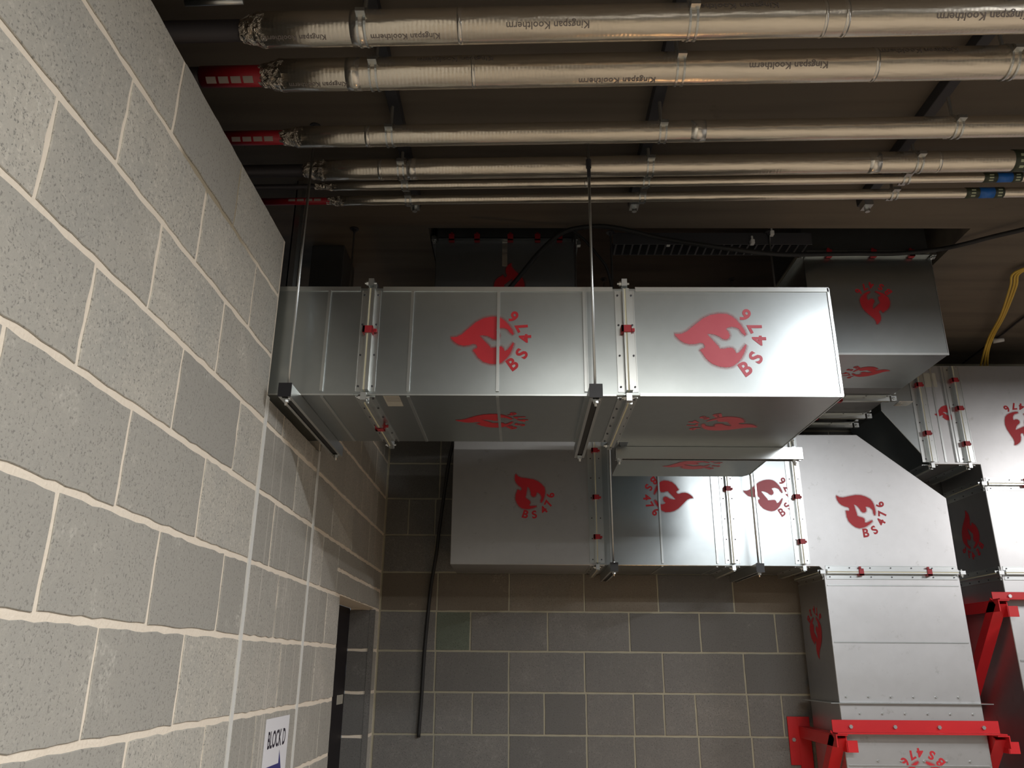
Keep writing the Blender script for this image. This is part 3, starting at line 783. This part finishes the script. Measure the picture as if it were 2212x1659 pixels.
def wraptext(P, px, py_mid, text, h, off):
    """upside-down print along the underside, px = picture centre, off = angle above the axis line"""
    vs, fs, (x0, x1, y0, y1) = TXT
    k = h / (y1 - y0); bm = nb()
    vv = [bm.verts.new((x * k, y * k, 0)) for x, y in vs]
    for f in fs: bm.faces.new([vv[i] for i in f])
    for i in range(1, 5):
        bmesh.ops.bisect_plane(bm, geom=list(bm.verts) + list(bm.edges) + list(bm.faces), plane_co=(0, (y0 + (y1 - y0) * i / 5) * k, 0), plane_no=(0, 1, 0))
    xc = xon(P, px, py_mid); e_ = P['el']; r = P['r'] * 1.007 + 0.0006
    dv = Vector((0, -math.cos(e_), -math.sin(e_))); up = Vector((0, -math.sin(e_), math.cos(e_)))
    for v in bm.verts:
        s_ = v.co.x - (x0 + x1) / 2 * k; t = v.co.y - (y0 + y1) / 2 * k
        th = off - t / r
        v.co = P['ax'](xc - s_) + (dv * math.cos(th) + up * math.sin(th)) * r
    return obj('lettering', bm, 'ink_grey', P['ins'])
TXT = glyphs('Kingspan Kooltherm', 0.012, 2)
def clamp(P, x, rail_z=1.80):
    m = nb(); r = P['r']
    for dx in (-0.012, 0.008):
        pts = [P['ax'](x + dx), P['ax'](x + dx + 0.006)]
        tube(m, pts, r + 0.004, 32)
    c = P['ax'](x)
    bx(m, x - 0.012, x + 0.014, c.y - r - 0.022, c.y - r, c.z - 0.006, c.z + 0.006)
    bx(m, x - 0.012, x + 0.014, c.y + r, c.y + r + 0.02, c.z - 0.006, c.z + 0.006)
    o = obj('pipe_clamp', m, 'zinc', P['e'])
    m = nb(); tube(m, [(x, c.y, c.z + r), (x, c.y, rail_z + 0.02)], 0.006, 8); obj('clamp_stud', m, 'zinc', o)
XI = -0.72
P1 = pipe('thickest foil-wrapped pipe, topmost of the picture and nearest the viewer', 54, 1.70, 82, pZ(578, 70, 1.70).x)
P2 = pipe('thick foil-wrapped pipe, second from the top, grey print on its foil', 154, 1.70, 74, pZ(610, 160, 1.70).x)
P3 = pipe('medium foil-wrapped pipe, third from the top, bare end with red band and white boxes', 289, 1.70, 48, pZ(648, 290, 1.70).x)
P4 = pipe('medium foil-wrapped pipe, fourth from the top, blue and olive tape at its right end', 362, 1.745, 46, pZ(692, 355, 1.745).x)
P5 = pipe('thin foil-wrapped pipe, fifth from the top, between a medium and a thin one', 397, 1.735, 20, pZ(715, 392, 1.735).x)
P6 = pipe('thin foil-wrapped pipe, lowest of the six in the picture', 429, 1.735, 22, pZ(735, 430, 1.735).x)
PP = [P1, P2, P3, P4, P5, P6]
for P in PP:
    for x in (-0.45, 0.47, 1.44, 2.6, 3.9): clamp(P, x)
# foil joint tape rings and wrinkled overlaps
for P, lst in ((P1, [(760, 795), (990, 1000), (1765, 1772), (1808, 1818)]), (P2, [(750, 780), (1020, 1028), (1872, 1880)]), (P3, [(790, 800), (1488, 1520)]),
               (P4, [(818, 826), (880, 900), (1865, 1890), (2010, 2016)]), (P5, [(1262, 1268)]), (P6, [(885, 890)])):
    for a, b_ in lst:
        py = 829.5 - F * math.tan(P['el'] - PITCH)
        P['ring'](xon(P, a, py), xon(P, b_, py), P['r'] * 1.012 + 0.0004, 'joint_tape', 'foil_tape', P['ins'])
for P, px, off, h in ((P1, 1182, 0.03, 0.026), (P1, 878, -0.45, 0.022), (P1, 1572, 0.95, 0.028), (P1, 2090, 0.05, 0.028), (P1, 640, -0.4, 0.02),
                      (P2, 1330, -0.62, 0.026), (P2, 1688, 0.12, 0.026), (P2, 985, 0.95, 0.026), (P2, 690, -0.55, 0.02), (P2, 1960, 0.95, 0.026), (P2, 2280, -0.3, 0.026)):
    wraptext(P, px, 829.5 - F * math.tan(P['el'] - PITCH), '', h, off)
# red identification bands with white boxes on the bare ends
def redband(P, a, b_, white, off=0.0):
    py = 829.5 - F * math.tan(P['el'] - PITCH)
    xa, xb2 = xon(P, a, py), xon(P, b_, py); r = P['r'] * 0.62 + 0.002
    rd = P['ring'](xa, xb2, r, 'identification_band', 'band_red', P['e'])
    e_ = P['el']; dv = Vector((0, -math.cos(e_), -math.sin(e_))); up = Vector((0, -math.sin(e_), math.cos(e_)))
    m = nb(); n = 4
    for i in range(n):
        x0 = xa + (xb2 - xa) * (white[0] + (white[1] - white[0]) * i / n); x1 = x0 + (xb2 - xa) * (white[1] - white[0]) / n * 0.8
        q = []
        for j in range(5):
            th = off + (j - 2) * 0.16
            q.append([m.verts.new(P['ax'](x) + (dv * math.cos(th) + up * math.sin(th)) * (r + 0.001)) for x in (x0, x1)])
        for j in range(4): m.faces.new((q[j][0], q[j][1], q[j + 1][1], q[j + 1][0]))
    obj('white_boxes', m, 'band_white', rd)
redband(P2, 430, 588, (0.1, 0.78), -0.3); redband(P3, 470, 622, (0.2, 0.82), -0.15); redband(P6, 560, 715, (0.4, 0.88), 0.4)
# blue and olive printed tape round the right ends of the lower three pipes
for P, a in ((P4, 2168), (P5, 2110), (P6, 2072)):
    py = 829.5 - F * math.tan(P['el'] - PITCH); rr = P['r'] * 1.015 + 0.001
    for i, (da, db, mt) in enumerate(((0, 28, 'olive_print'), (28, 60, 'blue_print'), (60, 80, 'olive_print'))):
        tp = P['ring'](xon(P, a + da, py), xon(P, a + db, py), rr, 'printed_tape', mt, P['ins'])
        if mt == 'olive_print':
            e_ = P['el']; dv = Vector((0, -math.cos(e_), -math.sin(e_))); up = Vector((0, -math.sin(e_), math.cos(e_)))
            m = nb(); xm = xon(P, a + (da + db) / 2, py)
            for j in (-0.55, 0.0, 0.55):
                c_ = [P['ax'](xm + sx * 0.008) + (dv * math.cos(j + sy * 0.13) + up * math.sin(j + sy * 0.13)) * (rr + 0.0006) for sx, sy in ((-1, -1), (1, -1), (1, 1), (-1, 1))]
                m.faces.new([m.verts.new(c) for c in c_])
            obj('print_marks', m, 'pale_print', tp)
# strut rails fixed to the slab above the pipes
for x, lab in ((-0.45, 'dark strut rail on the slab above the pipes, nearest the left wall'), (0.47, 'dark strut rail on the slab above the middle of the pipes'), (1.44, 'dark strut rail on the slab above the pipes, at the right'),):
    m = nb(); bx(m, x - 0.02, x + 0.02, 1.55, 2.95, CEIL - 0.045, CEIL - 0.0005)
    r_ = empty('strut_rail', (x, 2.2, CEIL - 0.045), lab, 'rail')
    rl = obj('rail', m, 'dark_steel', r_, bevel=0.002)
    for y in (2.07, 2.88):
        m = nb(); bx(m, x - 0.018, x + 0.018, y, y + 0.05, CEIL - 0.075, CEIL - 0.045); tube(m, [(x, y + 0.025, CEIL - 0.095), (x, y + 0.025, CEIL - 0.075)], 0.011, 6)
        obj('rail_bolt', m, 'zinc', r_)
# conduit at the top left
m = nb(); tube(m, [pY(400, 6, 1.62) + Vector((0, 0, 0)), pY(525, 2, 1.62)], 0.009, 10)
props(obj('conduit', m, 'zinc', smooth=True), 'short grey conduit at the top left above the first pipe', 'conduit')

# ------------------------------------------------------------------ cables
def cable(name, label, pts, r, mat='black_rubber', cat='cable', n=10, group=None):
    m = nb(); tube(m, spline(pts, 8), r, n); return props(obj(name, m, mat, smooth=True), label, cat, group)
cable('black_cable', 'thick black cable arching over the front duct and running right below the slab',
      [pY(1085, 640, 3.20), pY(1120, 600, 3.19), pY(1165, 545, 3.18), pY(1215, 503, 3.17), pY(1270, 490, 3.15), pY(1330, 492, 3.14), pY(1440, 517, 3.14),
       pY(1560, 535, 3.14), pY(1680, 549, 3.2), pY(1780, 549, 3.34), pY(1850, 548, 3.37), pY(1930, 548, 3.37), pY(2020, 540, 3.36), pY(2080, 528, 3.28), pY(2150, 510, 3.2), pY(2280, 480, 3.05)], 0.0105)
cable('black_cable', 'thin black cable dropping steeply from the arch of the thick one',
      [pY(1236, 497, 3.165), pY(1262, 518, 3.168), pY(1290, 550, 3.17), pY(1312, 582, 3.18), pY(1325, 640, 3.2)], 0.006)
cable('black_hose', 'black flexible conduit hanging down the back wall left of the lower duct',
      [pY(985, 935, 4.62), pY(972, 985, 4.66), pY(962, 1050, 4.74), pY(948, 1150, 4.84), pY(942, 1200, 4.88), pY(932, 1260, 4.905), pY(924, 1330, 4.905), pY(916, 1420, 4.905), pY(911, 1500, 4.905), pY(904, 1592, 4.905)], 0.0105, cat='conduit')
for i, (dx, dx2) in enumerate(((0, 0), (7, 5), (13, 9))):
    cable('yellow_cable', ('left strand', 'middle strand', 'right strand')[i] + ' of the yellow cables hanging from the slab at the far right',
          [pZ(2290 + dx, 560, CEIL - 0.02), pZ(2240 + dx, 572, CEIL - 0.03), pZ(2190 + dx, 590, CEIL - 0.03), pZ(2182 + dx, 620, CEIL - 0.06), pZ(2162 + dx2, 680, CEIL - 0.075),
           pZ(2138 + dx2, 725, CEIL - 0.05), pZ(2126 + dx2, 760, CEIL - 0.10), pY(2116 + dx * 1.3, 800, 4.6)], 0.0055, 'yellow_flex')
cable('thin_cable', 'thin dark red cable running diagonally over the slab at the far right',
      [pZ(2290, 640, CEIL - 0.012), pZ(2212, 685, CEIL - 0.012), pZ(2165, 722, CEIL - 0.012), pZ(2120, 755, CEIL - 0.02), pZ(2080, 785, CEIL - 0.02)], 0.006, 'bare_pipe')
m = nb(); pt_ = pZ(2150, 738, CEIL - 0.03)
tube(m, [pt_ + Vector((-0.02, -0.01, 0)), pt_ + Vector((0.035, -0.03, 0.0))], [0.016, 0.011], 10)
props(obj('cable_connector', m, 'white_plastic', smooth=True), 'pale plastic connector on the cable at the far right', 'connector')
for i, (px, py, Y) in enumerate(((1626, 521, 3.22), (1668, 502, 3.22), (1444, 524, 3.25), (1250, 525, 3.25))):
    c_ = pY(px, py, Y); m = nb(); bx(m, c_.x - 0.009, c_.x + 0.009, c_.y - 0.004, c_.y + 0.02, c_.z - 0.012, c_.z + 0.010); tube(m, [(c_.x, c_.y + 0.005, c_.z + 0.01), (c_.x, c_.y + 0.005, c_.z + 0.03)], 0.005, 8)
    lab = ('white cable clip in front of the slab opening, left of the third rod', 'white cable clip beside the third rod, at the opening edge', 'dim cable clip under the black cable, mid opening', 'small clip beside the rear rod above the front duct')[i]
    props(obj('cable_clip', m, 'white_plastic' if i < 2 else 'zinc', bevel=0.002), lab, 'clip')
# cable tray across the slab opening
m = nb(); ty0 = 3.24
bx(m, 0.42, 1.33, ty0, ty0 + 0.004, CEIL - 0.06, CEIL + 0.0); bx(m, 0.42, 1.33, ty0 + 0.1, ty0 + 0.104, CEIL - 0.06, CEIL); 
for i in range(24): bx(m, 0.43 + i * 0.038, 0.438 + i * 0.038, ty0 + 0.004, ty0 + 0.1, CEIL - 0.06, CEIL - 0.057)
props(obj('cable_tray', m, 'dark_steel'), 'dark perforated cable tray at the edge of the slab opening', 'tray')

# ------------------------------------------------------------------ paper sign
sy0, sy1 = yl(575, 1552), yl(625, 1544)
szt = pX(600, 1549, LW).z
sg = empty('paper_sign', (LW + 0.003, (sy0 + sy1) / 2, szt - 0.40), 'white paper sign with a blue arrow taped to the left wall', 'sign')
obj('sheet', box(LW + 0.0012, LW + 0.0022, sy0, sy1, szt - 0.40, szt), 'paper', sg)
vs, fs, (x0, x1, y0, y1) = glyphs('BLOCK D', 0.02)
m = nb(); wd = (sy1 - sy0) * 0.74; k = wd / (x1 - x0)
vv = [m.verts.new((LW + 0.0026, sy0 + (sy1 - sy0) * 0.13 + (x - x0) * k, szt - 0.040 - 0.055 + (y - y0) * 0.055 / (y1 - y0))) for x, y in vs]
for f in fs: m.faces.new([vv[i] for i in f])
obj('lettering', m, 'ink_black', sg)
za = szt - 0.225; L_ = sy1 - sy0
ar = [(0.14, 0.075), (0.66, 0.075), (0.66, 0.118), (0.90, 0.0), (0.66, -0.118), (0.66, -0.075), (0.14, -0.075)]
m = nb(); m.faces.new([m.verts.new((LW + 0.0026, sy0 + a * L_, za + c)) for a, c in ar]); obj('arrow', m, 'ink_blue', sg)

# ------------------------------------------------------------------ ceiling lights (behind and beside the viewer)
for i, (x, y, st, ln, dr, col) in enumerate(BATTENS):
    s = N('lamp_glow_%d' % i); s.b.inputs['Emission Color'].default_value = (*col, 1); s.b.inputs['Emission Strength'].default_value = 6
    lab = ('bright white ceiling batten above the viewer at the right', 'added warm white fill batten just behind the viewer', 'white ceiling batten far behind the viewer at the right', 'white ceiling batten to the right of the ducts, outside the picture')[i]
    e = empty('ceiling_light', (x, y, LAMPZ), lab, 'light')
    hx, hy = (ln / 2, 0.06) if dr == 'X' else (0.06, ln / 2)
    obj('housing', box(x - hx, x + hx, y - hy, y + hy, LAMPZ + 0.03, LAMPZ + 0.075), 'lamp_body', e, bevel=0.004)
    obj('diffuser', box(x - hx * 0.98, x + hx * 0.98, y - hy * 0.85, y + hy * 0.85, LAMPZ, LAMPZ + 0.0295), 'lamp_glow_%d' % i, e, bevel=0.004)
    la = bpy.data.lights.new('tube_light', 'AREA'); la.shape = 'RECTANGLE'; la.size = 2 * hx * 0.9; la.size_y = 2 * hy * 0.9
    la.color = col; la.energy = st * math.pi * la.size * la.size_y * 1.35
    lo = bpy.data.objects.new('tube_light', la); C.objects.link(lo); lo.parent = e; lo.location = (0, 0, -0.004)
    for k in (-0.8, 0.8):
        m = nb(); tube(m, [(x + hx * k, y, LAMPZ + 0.075), (x + hx * k, y, CEIL - 0.0005)], 0.004, 8); obj('suspension_rod', m, 'zinc', e)

# added unseen fill light on the floor, warms the duct undersides
m = N('warm_fill_glow'); m.b.inputs['Emission Color'].default_value = (1.0, 0.55, 0.22, 1); m.b.inputs['Emission Strength'].default_value = 15
e = empty('warm_fill', (1.0, 3.95, FLOOR), 'added unseen warm fill light on the floor below the lower duct', 'lamp')
obj('fill_housing', box(0.85, 1.15, 3.88, 4.02, FLOOR + 0.001, FLOOR + 0.55), 'dark_steel', e, bevel=0.004)
obj('lens', box(0.86, 1.14, 3.89, 4.01, FLOOR + 0.551, FLOOR + 0.56), 'warm_fill_glow', e)
